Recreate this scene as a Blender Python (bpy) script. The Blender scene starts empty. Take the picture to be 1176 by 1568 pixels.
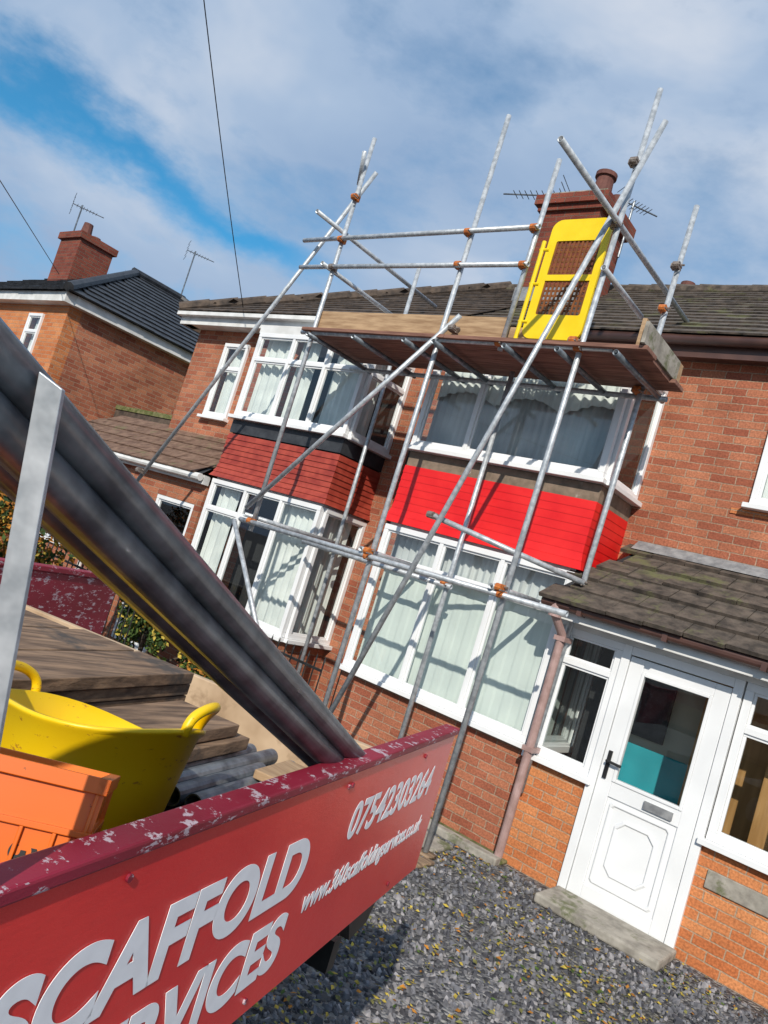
import bpy, bmesh, math, random
from mathutils import Vector, Matrix
random.seed(7)
scene=bpy.context.scene
COL=bpy.context.collection

# ---------------------------------------------------------------- materials
def nmat(name):
    m=bpy.data.materials.new(name); m.use_nodes=True
    nt=m.node_tree; b=nt.nodes['Principled BSDF']
    return m,nt,b
def N(nt,t,**kw):
    n=nt.nodes.new(t)
    for k,v in kw.items():
        if k in n.inputs.keys(): n.inputs[k].default_value=v
        else: setattr(n,k,v)
    return n
def ramp(nt,stops):
    r=nt.nodes.new('ShaderNodeValToRGB'); e=r.color_ramp.elements
    while len(e)<len(stops): e.new(0.5)
    for i,(p,c) in enumerate(stops):
        e[i].position=p; e[i].color=(*c,1) if len(c)==3 else c
    return r
def const(name,c,rough=.8):
    m,nt,b=nmat(name); g=N(nt,'ShaderNodeTexNoise',Scale=30.0,Detail=0); tc=N(nt,'ShaderNodeTexCoord'); nt.links.new(tc.outputs['Object'],g.inputs['Vector'])
    r=ramp(nt,[(.3,tuple(x*.7 for x in c)),(.7,tuple(x*1.3 for x in c))]); nt.links.new(g.outputs['Fac'],r.inputs[0]); nt.links.new(r.outputs[0],b.inputs['Base Color'])
    b.inputs['Roughness'].default_value=rough; b.inputs['Specular IOR Level'].default_value=.3; return m
def simple(name,c1,c2,scale=8,rough=.6,metal=0,bump=.15,detail=3,coord='Object',stretch=(1,1,1),lo=.35,hi=.65,spec=.5,patch=None):
    m,nt,b=nmat(name); L=nt.links
    tc=N(nt,'ShaderNodeTexCoord'); mp=N(nt,'ShaderNodeMapping'); mp.inputs['Scale'].default_value=stretch
    L.new(tc.outputs[coord],mp.inputs[0])
    n=N(nt,'ShaderNodeTexNoise',Scale=scale,Detail=detail if bump else 1,Roughness=.6); L.new(mp.outputs[0],n.inputs['Vector'])
    r=ramp(nt,[(lo,c1),(hi,c2)]); L.new(n.outputs['Fac'],r.inputs[0]); out=r.outputs[0]
    if patch:
        col,sc_,th=patch
        n2=N(nt,'ShaderNodeTexNoise',Scale=sc_,Detail=5,Roughness=.7); L.new(tc.outputs[coord],n2.inputs['Vector'])
        r2=ramp(nt,[(th,(0,0,0)),(th+.1,(1,1,1))]); L.new(n2.outputs['Fac'],r2.inputs[0])
        mx=N(nt,'ShaderNodeMixRGB'); L.new(r2.outputs[0],mx.inputs[0]); L.new(out,mx.inputs[1]); mx.inputs[2].default_value=(*col,1); out=mx.outputs[0]
    L.new(out,b.inputs['Base Color'])
    b.inputs['Roughness'].default_value=rough; b.inputs['Metallic'].default_value=metal
    b.inputs['Specular IOR Level'].default_value=spec
    if bump:
        bp=N(nt,'ShaderNodeBump',Strength=bump,Distance=.01); L.new(n.outputs['Fac'],bp.inputs['Height']); L.new(bp.outputs[0],b.inputs['Normal'])
    return m
def brick(name,c1,c2,mortar,dirt=.5):
    m,nt,b=nmat(name); L=nt.links
    uv=N(nt,'ShaderNodeUVMap')
    wn=N(nt,'ShaderNodeTexNoise',Scale=14.0,Detail=1); L.new(uv.outputs[0],wn.inputs['Vector'])
    mx=N(nt,'ShaderNodeMixRGB',blend_type='LINEAR_LIGHT'); mx.inputs[0].default_value=.006
    L.new(uv.outputs[0],mx.inputs[1]); L.new(wn.outputs['Color'],mx.inputs[2])
    br=N(nt,'ShaderNodeTexBrick',Scale=1.0); L.new(mx.outputs[0],br.inputs['Vector'])
    br.inputs['Brick Width'].default_value=.225; br.inputs['Row Height'].default_value=.075
    br.inputs['Mortar Size'].default_value=.006; br.inputs['Mortar Smooth'].default_value=.3; br.inputs['Bias'].default_value=0
    br.inputs['Color1'].default_value=(*c1,1); br.inputs['Color2'].default_value=(*c2,1); br.inputs['Mortar'].default_value=(*mortar,1)
    n1=N(nt,'ShaderNodeTexNoise',Scale=1.3,Detail=5,Roughness=.65); L.new(uv.outputs[0],n1.inputs['Vector'])
    n2=N(nt,'ShaderNodeTexNoise',Scale=60.0,Detail=2); L.new(uv.outputs[0],n2.inputs['Vector'])
    r1=ramp(nt,[(.3,(dirt,dirt*.96,dirt*.93)),(.7,(1.12,1.12,1.12))]); L.new(n1.outputs['Fac'],r1.inputs[0])
    r2=ramp(nt,[(.3,(.68,.68,.68)),(.7,(1.2,1.2,1.2))]); L.new(n2.outputs['Fac'],r2.inputs[0])
    m1=N(nt,'ShaderNodeMixRGB',blend_type='MULTIPLY'); m1.inputs[0].default_value=1; L.new(br.outputs['Color'],m1.inputs[1]); L.new(r1.outputs[0],m1.inputs[2])
    m2=N(nt,'ShaderNodeMixRGB',blend_type='MULTIPLY'); m2.inputs[0].default_value=1; L.new(m1.outputs[0],m2.inputs[1]); L.new(r2.outputs[0],m2.inputs[2])
    L.new(m2.outputs[0],b.inputs['Base Color']); b.inputs['Roughness'].default_value=.85; b.inputs['Specular IOR Level'].default_value=.25
    inv=N(nt,'ShaderNodeMath',operation='SUBTRACT'); inv.inputs[0].default_value=1; L.new(br.outputs['Fac'],inv.inputs[1])
    bp=N(nt,'ShaderNodeBump',Strength=.6,Distance=.008); L.new(inv.outputs[0],bp.inputs['Height']); L.new(bp.outputs[0],b.inputs['Normal'])
    return m
M={}
M['brick']=brick('brick_wall',(.33,.10,.058),(.50,.20,.11),(.40,.27,.19),.66)
M['brick_o']=brick('brick_orange',(.50,.155,.055),(.62,.25,.10),(.44,.30,.20),.78)
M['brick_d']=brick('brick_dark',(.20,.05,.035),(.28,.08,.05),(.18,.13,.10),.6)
M['white']=simple('upvc_white',(.76,.77,.78),(.82,.83,.84),3,.3,0,0)
M['fascia']=simple('fascia_white',(.62,.62,.60),(.78,.78,.77),5,.45,0,0)
M['brown']=simple('brown_plastic',(.07,.035,.03),(.10,.05,.04),5,.4,0,0)
M['pinkpipe']=simple('downpipe_paint',(.30,.19,.17),(.42,.28,.26),9,.5,0,.1)
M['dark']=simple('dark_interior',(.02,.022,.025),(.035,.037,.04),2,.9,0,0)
M['tile']=simple('roof_tile',(.035,.027,.023),(.11,.08,.06),7,.9,0,.6)
M['tile_moss']=simple('mossy_tile',(.042,.034,.028),(.125,.098,.078),9,.95,0,.8,patch=((.12,.12,.055),2.6,.55))
M['tile_blk']=simple('black_tile',(.012,.013,.016),(.035,.037,.042),6,.5,0,.3)
M['tile_br']=simple('brown_tile',(.11,.06,.04),(.21,.13,.09),9,.9,0,.6,patch=((.14,.13,.06),3,.58))
M['moss']=simple('moss',(.07,.09,.02),(.2,.19,.09),14,1,0,1)
M['lead']=simple('lead',(.17,.175,.185),(.30,.305,.31),12,.7,.1,.3)
M['red']=simple('red_paint',(.68,.006,.008),(.78,.016,.014),3,.45,0,.05)
M['red_old']=simple('old_red_tile',(.27,.03,.018),(.40,.06,.035),7,.55,0,.2)
M['render']=simple('grey_render',(.16,.12,.085),(.26,.19,.14),9,.9,0,.6,patch=((.38,.34,.30),5,.62))
M['slate']=simple('slate_band',(.022,.024,.03),(.045,.05,.058),8,.6,0,.2)
M['curtain']=simple('curtain',(.66,.69,.68),(.80,.82,.80),4,.9,0,0)
M['net']=simple('net_curtain',(.38,.40,.41),(.62,.64,.64),2.5,.9,0,0)
M['blind']=simple('blind',(.66,.72,.69),(.73,.79,.75),3,.8,0,0)
M['teal']=simple('teal_paint',(.02,.30,.36),(.03,.38,.45),3,.5,0,0)
M['pine']=simple('varnished_pine',(.38,.20,.07),(.50,.28,.11),4,.4,0,0,stretch=(6,6,.6))
M['cream']=simple('cream_wall',(.42,.40,.33),(.50,.48,.41),3,.9,0,0)
M['galv']=simple('galvanised_steel',(.34,.37,.40),(.58,.61,.64),22,.45,.35,.12)
M['galv_d']=simple('weathered_steel',(.11,.125,.145),(.25,.28,.31),16,.36,.5,.15,patch=((.20,.12,.08),9,.66))
M['rust']=simple('rusty_coupler',(.36,.09,.025),(.62,.20,.04),40,.75,.1,.3)
M['steelc']=simple('steel_coupler',(.16,.12,.10),(.34,.30,.27),40,.6,.5,.3)
M['board']=simple('scaffold_board',(.13,.085,.055),(.33,.225,.14),5,.85,0,.4,stretch=(.6,7,7))
M['board_t']=simple('stacked_board',(.09,.055,.035),(.30,.19,.115),4,.85,0,.5,detail=5,stretch=(9,1.2,9),patch=((.07,.055,.045),3,.56))
M['board_u']=simple('scaffold_board_red',(.15,.07,.05),(.28,.14,.10),5,.85,0,.4,stretch=(.6,7,7))
M['toe']=simple('toe_board',(.28,.17,.09),(.46,.31,.18),5,.8,0,.3,stretch=(.7,6,6))
M['ply']=simple('plywood',(.42,.29,.18),(.56,.41,.27),6,.75,0,.2,patch=((.3,.2,.12),4,.58))
M['yellow']=simple('yellow_paint',(.80,.56,.0),(.86,.64,.01),4,.4,0,.05)
M['mesh']=simple('brown_mesh',(.16,.055,.015),(.24,.08,.02),20,.7,.2,0)
M['concrete']=simple('concrete',(.22,.20,.17),(.38,.35,.30),9,.95,0,.6,patch=((.13,.14,.07),4,.55))
M['black']=simple('black_steel',(.012,.012,.013),(.03,.03,.03),9,.45,.2,.1)
M['rubber']=simple('rubber',(.015,.015,.015),(.03,.03,.03),9,.9,0,.1)
M['letter']=simple('vinyl_white',(.84,.84,.86),(.90,.90,.92),30,.45,0,0)
M['leafy']=const('leaf_yellow',(.40,.30,.05)); M['leafo']=const('leaf_orange',(.36,.15,.02)); M['leafg']=const('leaf_green',(.06,.10,.02)); M['leafd']=const('leaf_dark',(.022,.045,.012))
M['leafm']=const('leaf_olive',(.17,.16,.05))
M['bark']=simple('bark',(.05,.035,.025),(.11,.08,.06),20,.95,0,.5)
M['pot']=simple('clay_pot',(.10,.035,.028),(.16,.06,.045),9,.8,0,.2)
M['stone1']=const('slate_chip_a',(.14,.14,.155),.7); M['stone2']=const('slate_chip_b',(.26,.25,.26),.7); M['stone3']=const('slate_chip_c',(.06,.06,.07),.6)
def scratched(name,base,base2,under,thr=.62,rough=.35,st=(10,10,26),bump=.25):
    m,nt,b=nmat(name); L=nt.links
    tc=N(nt,'ShaderNodeTexCoord')
    n=N(nt,'ShaderNodeTexNoise',Scale=3.0,Detail=3); L.new(tc.outputs['Object'],n.inputs['Vector'])
    r=ramp(nt,[(.35,base),(.65,base2)]); L.new(n.outputs['Fac'],r.inputs[0])
    mp=N(nt,'ShaderNodeMapping'); mp.inputs['Scale'].default_value=st; L.new(tc.outputs['Object'],mp.inputs[0])
    n2=N(nt,'ShaderNodeTexNoise',Scale=2.2,Detail=6,Roughness=.75); L.new(mp.outputs[0],n2.inputs['Vector'])
    r2=ramp(nt,[(thr,(0,0,0)),(thr+.02,(1,1,1))]); L.new(n2.outputs['Fac'],r2.inputs[0])
    mx=N(nt,'ShaderNodeMixRGB'); L.new(r2.outputs[0],mx.inputs[0]); L.new(r.outputs[0],mx.inputs[1]); mx.inputs[2].default_value=(*under,1)
    L.new(mx.outputs[0],b.inputs['Base Color']); b.inputs['Roughness'].default_value=rough
    if bump:
        bp=N(nt,'ShaderNodeBump',Strength=bump,Distance=.004); L.new(n2.outputs['Fac'],bp.inputs['Height']); L.new(bp.outputs[0],b.inputs['Normal'])
    return m
M['sign']=scratched('red_sign_panel',(.66,.026,.028),(.76,.045,.04),(.5,.2,.18),.74,.3)
M['maroon']=scratched('chipped_maroon',(.19,.008,.022),(.28,.015,.04),(.48,.38,.42),.57,.5)
M['tub']=scratched('yellow_tub_plastic',(.80,.50,.0),(.88,.60,.01),(.50,.24,.02),.62,.4,bump=.08)
M['crate']=scratched('orange_crate_plastic',(.68,.13,.008),(.80,.19,.012),(.30,.07,.01),.66,.35,st=(16,16,16),bump=0)
m=bpy.data.materials.new('window_glass'); m.use_nodes=True; nt=m.node_tree; nt.nodes.clear()
o=N(nt,'ShaderNodeOutputMaterial'); mix=N(nt,'ShaderNodeMixShader'); tr=N(nt,'ShaderNodeBsdfTransparent'); gl=N(nt,'ShaderNodeBsdfGlossy'); gl.inputs['Roughness'].default_value=.01
tr.inputs[0].default_value=(.92,.95,.94,1); lw=N(nt,'ShaderNodeLayerWeight',Blend=.5)
pw=N(nt,'ShaderNodeMath',operation='POWER'); pw.inputs[1].default_value=3.5; nt.links.new(lw.outputs['Facing'],pw.inputs[0])
ad=N(nt,'ShaderNodeMath',operation='MULTIPLY_ADD'); ad.inputs[1].default_value=.75; ad.inputs[2].default_value=.09
nz=N(nt,'ShaderNodeTexNoise',Scale=1.7,Detail=0); bp=N(nt,'ShaderNodeBump',Strength=.08,Distance=.05); nt.links.new(nz.outputs['Fac'],bp.inputs['Height']); nt.links.new(bp.outputs[0],gl.inputs['Normal'])
nt.links.new(pw.outputs[0],ad.inputs[0]); nt.links.new(ad.outputs[0],mix.inputs[0]); nt.links.new(tr.outputs[0],mix.inputs[1]); nt.links.new(gl.outputs[0],mix.inputs[2]); nt.links.new(mix.outputs[0],o.inputs[0])
M['glass']=m
m,nt,b=nmat('gravel'); L=nt.links
tc=N(nt,'ShaderNodeTexCoord'); v=N(nt,'ShaderNodeTexVoronoi',Scale=38.0); L.new(tc.outputs['Object'],v.inputs['Vector'])
sx=N(nt,'ShaderNodeSeparateColor'); L.new(v.outputs['Color'],sx.inputs[0])
r=ramp(nt,[(0,(.03,.03,.036)),(.4,(.12,.12,.13)),(.8,(.22,.215,.22)),(1,(.34,.33,.32))]); L.new(sx.outputs[0],r.inputs[0])
n=N(nt,'ShaderNodeTexNoise',Scale=.9,Detail=4); L.new(tc.outputs['Object'],n.inputs['Vector'])
r2=ramp(nt,[(.35,(.6,.58,.5)),(.65,(1,1,1))]); L.new(n.outputs['Fac'],r2.inputs[0])
mm=N(nt,'ShaderNodeMixRGB',blend_type='MULTIPLY'); mm.inputs[0].default_value=1; L.new(r.outputs[0],mm.inputs[1]); L.new(r2.outputs[0],mm.inputs[2]); L.new(mm.outputs[0],b.inputs['Base Color'])
bp=N(nt,'ShaderNodeBump',Strength=1.0,Distance=.02,invert=True); L.new(v.outputs['Distance'],bp.inputs['Height']); L.new(bp.outputs[0],b.inputs['Normal']); b.inputs['Roughness'].default_value=.85
M['gravel']=m

# ---------------------------------------------------------------- mesh builder
def empty(name,loc=(0,0,0)):
    e=bpy.data.objects.new(name,None); COL.objects.link(e); e.location=loc; e.empty_display_size=.2; return e
class MB:
    def __init__(s): s.v=[];s.f=[];s.m=[];s.mats=[]
    def mi(s,k):
        if k not in s.mats: s.mats.append(k)
        return s.mats.index(k)
    def add(s,vs,fs,mat):
        o=len(s.v); s.v+= [tuple(p) for p in vs]; k=s.mi(mat)
        for f in fs: s.f.append([i+o for i in f]); s.m.append(k)
    def box(s,x0,x1,y0,y1,z0,z1,mat,T=None):
        vs=[(x,y,z) for x in(x0,x1) for y in(y0,y1) for z in(z0,z1)]
        if T: vs=[T(*p) for p in vs]
        s.add(vs,[(0,1,3,2),(4,6,7,5),(0,4,5,1),(2,3,7,6),(0,2,6,4),(1,5,7,3)],mat)
    def cyl(s,p,q,r,mat,n=12,r2=None,cap=True,hollow=False):
        p=Vector(p);q=Vector(q);d=(q-p).normalized(); r2=r if r2 is None else r2
        a=d.orthogonal().normalized(); b=d.cross(a); vs=[]
        for c,rr in((p,r),(q,r2)):
            for i in range(n):
                t=2*math.pi*i/n; vs.append(c+(a*math.cos(t)+b*math.sin(t))*rr)
        fs=[(i,(i+1)%n,n+(i+1)%n,n+i) for i in range(n)]
        if hollow:
            k=len(vs)
            for c,sg in((p,1),(q,-1)):
                for rr,off in((r*.84,0),(r*.84,.06)):
                    for i in range(n):
                        t=2*math.pi*i/n; vs.append(c+(a*math.cos(t)+b*math.sin(t))*rr+d*off*sg)
            for e in range(2):
                o0=e*n; i0=k+e*2*n; j0=i0+n
                for i in range(n):
                    fs.append((o0+i,o0+(i+1)%n,i0+(i+1)%n,i0+i)); fs.append((i0+i,i0+(i+1)%n,j0+(i+1)%n,j0+i))
                fs.append(tuple(range(j0,j0+n)))
        elif cap: fs+= [tuple(range(n)),tuple(range(n,2*n))]
        s.add(vs,fs,mat)
    def sweep(s,pts,rx,ry,mat,up=Vector((0,0,1)),n=10):
        vs=[];m_=len(pts)
        for i,p in enumerate(pts):
            d=(pts[min(i+1,m_-1)]-pts[max(i-1,0)]).normalized(); a=d.cross(up).normalized() if abs(d.dot(up))<.99 else d.orthogonal().normalized(); b=a.cross(d)
            for k in range(n):
                t=2*math.pi*k/n; vs.append(p+a*math.cos(t)*rx+b*math.sin(t)*ry)
        fs=[(i*n+k,i*n+(k+1)%n,(i+1)*n+(k+1)%n,(i+1)*n+k) for i in range(m_-1) for k in range(n)]+[tuple(range(n)),tuple(range((m_-1)*n,m_*n))]
        s.add(vs,fs,mat)
    def prism(s,poly,ext,mat):
        n=len(poly); e=Vector(ext); vs=[Vector(p) for p in poly]+[Vector(p)+e for p in poly]
        s.add(vs,[tuple(range(n)),tuple(range(n,2*n))]+[(i,(i+1)%n,n+(i+1)%n,n+i) for i in range(n)],mat)
    def build(s,name,parent=None,bevel=0,smooth=False,recalc=True):
        me=bpy.data.meshes.new(name); me.from_pydata(s.v,[],s.f)
        for k in s.mats: me.materials.append(M[k])
        me.polygons.foreach_set('material_index',s.m)
        if recalc:
            bm=bmesh.new(); bm.from_mesh(me); bmesh.ops.recalc_face_normals(bm,faces=bm.faces); bm.to_mesh(me); bm.free()
        uv=me.uv_layers.new(name='UVMap')
        for p in me.polygons:
            nn=p.normal; ax=max(range(3),key=lambda i:abs(nn[i]))
            for li in p.loop_indices:
                c=me.vertices[me.loops[li].vertex_index].co
                uv.data[li].uv=(c.y,c.z) if ax==0 else ((c.x,c.z) if ax==1 else (c.x,c.y))
        if smooth:
            me.polygons.foreach_set('use_smooth',[len(p.vertices)==4 for p in me.polygons])
        me.update()
        ob=bpy.data.objects.new(name,me); COL.objects.link(ob)
        if parent: ob.parent=parent
        if bevel:
            bv=ob.modifiers.new('bevel','BEVEL'); bv.width=bevel; bv.segments=2; bv.limit_method='ANGLE'
        return ob

def wall(mb,x0,x1,y0,y1,z0,z1,ops,mat):
    xs=sorted({x0,x1,*[o[0] for o in ops],*[o[1] for o in ops]})
    for a,b in zip(xs,xs[1:]):
        c=(a+b)/2; zz=z0
        for o in sorted([o for o in ops if o[0]<c<o[1]],key=lambda o:o[2]):
            if o[2]>zz: mb.box(a,b,y0,y1,zz,o[2],mat)
            zz=o[3]
        if z1>zz: mb.box(a,b,y0,y1,zz,z1,mat)

def TY(y): return lambda u,w,z:(u,y-w,z)
def TX(x): return lambda u,w,z:(x+w,u,z)
def window(name,parent,T,u0,u1,z0,z1,muls=(),trans=(),fw=.055,cur=None,sill=True,sash=True):
    mb=MB(); B=lambda a,b,c,d,e,f,m='white':mb.box(a,b,c,d,e,f,m,T)
    B(u0,u1,-.03,.035,z0,z0+fw); B(u0,u1,-.03,.035,z1-fw,z1)
    B(u0,u0+fw,-.03,.033,z0+fw,z1-fw); B(u1-fw,u1,-.03,.033,z0+fw,z1-fw)
    es=[u0+fw]+[x for m_ in muls for x in (m_-fw*.4,m_+fw*.4)]+[u1-fw]
    for m_ in muls: B(m_-fw*.4,m_+fw*.4,-.03,.031,z0+fw,z1-fw)
    panes=[]
    for i in range(0,len(es),2):
        a,b=es[i],es[i+1]; zs=[z0+fw]
        for t in trans:
            B(a,b,-.03,.029,t-fw*.4,t+fw*.4); zs+= [t-fw*.4,t+fw*.4]
        zs.append(z1-fw)
        for j in range(0,len(zs),2): panes.append((a,b,zs[j],zs[j+1]))
    if sash:
        s_=.022
        for a,b,c,d in panes:
            B(a,b,-.02,.014,c,c+s_);B(a,b,-.02,.014,d-s_,d);B(a,a+s_,-.02,.012,c+s_,d-s_);B(b-s_,b,-.02,.012,c+s_,d-s_)
    if sill: B(u0-.04,u1+.04,-.02,.09,z0-.045,z0-.001)
    mb.build(name+'_frame',parent,bevel=.004)
    g=MB()
    for a,b,c,d in panes: g.add([T(a,0,c),T(b,0,c),T(b,0,d),T(a,0,d)],[(0,1,2,3)],'glass')
    g.build(name+'_glass',parent)
    if cur:
        c=MB()
        for (a,b,lo,hi,kind) in cur:
            n=max(8,int((b-a)/.012)); vs=[];fs=[]
            for i in range(n+1):
                u=a+(b-a)*i/n
                if kind=='blind':
                    w=-.10-.006*((i//8)%2); zb=lo
                elif kind=='scallop':
                    w=-.08+.018*math.sin(u*62)+.01*math.sin(u*23); zb=lo+.12*abs(math.sin((u-a)*4.2))
                elif kind=='net':
                    w=-.14+.016*math.sin(u*70+math.sin(u*5)*2)+.006*math.sin(u*151); zb=lo
                else:
                    w=-.12+.022*math.sin(u*48+math.sin(u*7)*2)+.008*math.sin(u*131); zb=lo
                vs+= [T(u,w,zb),T(u,w,hi)]
            for i in range(n): fs.append((2*i,2*i+2,2*i+3,2*i+1))
            c.add(vs,fs,{'blind':'blind','net':'net'}.get(kind,'curtain'))
        o=c.build(name+'_curtain',parent,recalc=False); o.data.polygons.foreach_set('use_smooth',[True]*len(o.data.polygons))

def tiled(name,parent,poly,mat,tw=.3,th=.26,thick=.018,jit=.004,under='dark'):
    P=[Vector(p) for p in poly]; u=(P[1]-P[0]).normalized(); nrm=(P[1]-P[0]).cross(P[2]-P[0]).normalized()
    if nrm.z<0: nrm=-nrm
    v=nrm.cross(u); 
    if v.z<0: v=-v
    q=[((p-P[0]).dot(u),(p-P[0]).dot(v)) for p in P]
    def inside(a,b):
        c=False;n=len(q);j=n-1
        for i in range(n):
            if (q[i][1]>b)!=(q[j][1]>b) and a<(q[j][0]-q[i][0])*(b-q[i][1])/(q[j][1]-q[i][1])+q[i][0]: c=not c
            j=i
        return c
    mb=MB(); mb.add([p-nrm*.01 for p in P],[tuple(range(len(P)))],under)
    umin=min(a for a,_ in q);umax=max(a for a,_ in q);vmax=max(b for _,b in q)
    r=0;b=-.03
    while b<vmax:
        a=umin+(r%2)*tw/2-tw
        while a<umax:
            ca,cb=a+tw/2,b+th/2
            if inside(max(min(ca,umax-.01),umin+.01),max(cb,.01)):
                j=random.uniform(-jit,jit); g=.003
                a0,a1=max(a+g,umin),min(a+tw-g,umax)
                h0=thick+.012+j; h1=.004; b0=b+random.uniform(-jit,jit)*1.5; b1=b+th+.03
                vs=[]
                for (aa,bb,hh) in((a0,b0,h0),(a1,b0,h0+random.uniform(-jit,jit)*.6),(a1,b1,h1+thick*.3),(a0,b1,h1+thick*.3)):
                    vs.append(P[0]+u*aa+v*bb+nrm*hh)
                for (aa,bb,hh) in((a0,b0,h0-thick),(a1,b0,h0-thick)):
                    vs.append(P[0]+u*aa+v*bb+nrm*hh)
                mb.add(vs,[(0,1,2,3),(0,4,5,1),(4,0,3),(1,5,2)],mat)
            a+=tw
        b+=th; r+=1
    return mb.build(name,parent,recalc=False)

def lapped(mb,x0,x1,y,z0,z1,n,mat,side=None,yb=7.1,o=.010):
    h=(z1-z0)/n
    for i in range(n):
        a=z0+i*h; b=a+h*1.04
        f=.05*max(0,1-(a-z0)/.22)**2 if i<3 else 0; f2=.05*max(0,1-(a+h-z0)/.22)**2 if i<2 else 0
        k0=o+f; k1=.003+f2
        mb.add([(x0-k0,y-k0,a),(x1+k0,y-k0,a),(x1+k1,y-k1,b),(x0-k1,y-k1,b),(x0,y,a),(x1,y,a)],[(0,1,2,3),(4,5,1,0)],mat)
        mb.add([(x1+k0,y-k0,a),(x1+k0,yb,a),(x1+k1,yb,b),(x1+k1,y-k1,b),(x1,y,a),(x1,yb,a)],[(0,1,2,3),(4,5,1,0)],mat)
        mb.add([(x0-k0,y-k0,a),(x0-k0,yb,a),(x0-k1,yb,b),(x0-k1,y-k1,b)],[(0,1,2,3)],mat)

YW=7.1; EZ=4.98
def bay(par,x0,x1,left):
    y=6.32
    b=MB()
    b.box(x0,x1,y,y+.1,0,.92,'brick'); b.box(x1-.1,x1,y+.1,YW,0,.92,'brick'); b.box(x0,x0+.1,y+.1,YW,0,.92,'brick')
    b.box(x0+.02,x1-.02,y+.02,YW,2.50,2.56,'fascia')
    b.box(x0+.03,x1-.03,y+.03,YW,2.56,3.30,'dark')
    b.box(x0-.002,x1+.002,y-.008 if left else y+.012,YW,3.14,3.31,'slate' if left else 'render')
    b.box(x0-.02,x1+.02,y-.03,YW,4.50,4.60,'fascia')
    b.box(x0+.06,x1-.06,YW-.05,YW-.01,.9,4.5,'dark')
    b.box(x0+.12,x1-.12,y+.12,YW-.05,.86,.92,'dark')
    b.build('bay_structure',par)
    r=MB(); lapped(r,x0,x1,y,2.53,3.12 if left else 3.15,9 if left else 8,'red_old' if left else 'red',yb=YW,o=.014 if left else .007); r.build('bay_cladding',par,recalc=False)
    W=x1-x0
    if left:
        window('bay_upper_window',par,TY(y),x0,x1,3.36,4.50,[x0+W*.34,x0+W*.67],[4.14],cur=[(x0+.06,x0+W*.30,3.4,4.5,'c'),(x0+W*.36,x0+W*.52,3.4,4.5,'c'),(x0+W*.70,x1-.06,3.4,4.5,'c')])
        window('bay_lower_window',par,TY(y),x0,x1,.97,2.50,[x0+W*.34,x0+W*.67],[2.12],cur=[(x0+.06,x0+W*.22,1.,2.5,'c'),(x0+W*.58,x1-.06,1.,2.5,'c')])
    else:
        window('bay_upper_window',par,TY(y),x0,x1,3.36,4.50,[x0+W*.31],[],cur=[(x0+.06,x1-.06,3.92,4.5,'scallop'),(x0+.06,x1-.06,3.38,4.4,'net')])
        window('bay_lower_window',par,TY(y),x0,x1,.97,2.50,[x0+W*.345,x0+W*.67],[2.14],cur=[(x0+.06,x1-.06,1.,2.13,'blind'),(x0+.06,x1-.06,2.15,2.48,'net')])
    window('bay_upper_side_window',par,TX(x1),y+.04,YW,3.36,4.50,[],[4.14] if left else [],cur=[(y+.1,YW-.3,3.4,4.5,'c')])
    window('bay_lower_side_window',par,TX(x1),y+.04,YW,.97,2.50,[],[2.12],cur=[(y+.1,YW-.1,1.,2.5,'c')])

lh=empty('brick_house')
b=MB()
wall(b,-10.5,-5.53,YW,YW+.25,0,4.9,[(-9.72,-9.16,3.44,4.6)],'brick')
b.box(-10.5,-10.25,YW+.25,13.5,0,4.9,'brick'); b.box(-10.25,-5.53,13.3,13.5,0,4.9,'brick')
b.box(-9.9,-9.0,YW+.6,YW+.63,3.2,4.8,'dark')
b.build('walls',lh)
b=MB(); b.box(-10.72,-5.53,6.86,7.1,4.80,4.84,'fascia'); b.box(-10.72,-5.53,6.84,6.86,4.78,4.97,'fascia')
b.box(-10.74,-10.5,6.86,13.6,4.80,4.97,'fascia'); b.box(-10.74,-5.53,6.75,6.838,4.90,4.96,'fascia'); b.build('eaves',lh,bevel=.005)
window('small_upper_window',lh,TY(YW-.01),-9.72,-9.16,3.44,4.60,[],[4.2],cur=[(-9.66,-9.22,3.5,4.6,'c')])
bay(lh,-8.02,-6.02,True)
E=4.98; R0=7.08
tiled('front_roof',lh,[(-10.75,6.78,E),(-5.53,6.78,E),(-5.53,10.3,R0),(-7.25,10.3,R0)],'tile')
tiled('hip_roof',lh,[(-10.75,13.8,E),(-10.75,6.78,E),(-7.25,10.3,R0)],'tile')
b=MB(); b.add([(-10.75,13.8,E),(-5.53,13.8,E),(-5.53,10.3,R0),(-7.25,10.3,R0)],[(0,1,2,3)],'tile')
for i in range(12):
    t=i/12; p=Vector((-10.75,6.78,E+.03)).lerp(Vector((-7.25,10.3,R0+.03)),t); q=Vector((-10.75,6.78,E+.05)).lerp(Vector((-7.25,10.3,R0+.05)),t+1/11.5)
    b.cyl(p,q,.1,'tile',8)
b.build('rear_roof',lh)
b=MB(); b.cyl((-5.62,YW-.05,.1),(-5.62,YW-.05,4.8),.035,'black',12); b.box(-5.68,-5.56,YW-.09,YW,2.6,2.63,'black'); b.build('downpipe',lh)
p=lh; b=MB()
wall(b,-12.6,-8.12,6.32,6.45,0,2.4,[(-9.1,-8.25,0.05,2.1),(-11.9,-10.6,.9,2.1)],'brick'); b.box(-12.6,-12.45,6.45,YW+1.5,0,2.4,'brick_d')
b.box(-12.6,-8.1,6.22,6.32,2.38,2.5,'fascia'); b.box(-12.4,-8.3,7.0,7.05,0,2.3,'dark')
b.cyl((-10.3,6.27,0),(-10.3,6.27,2.3),.035,'fascia',10); b.cyl((-12.6,6.16,2.46),(-8.1,6.16,2.46),.05,'fascia',10)
b.build('porch_walls',p)
window('porch_window',p,TY(6.36),-11.9,-10.6,.95,2.1,[-11.25],[])
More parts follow.
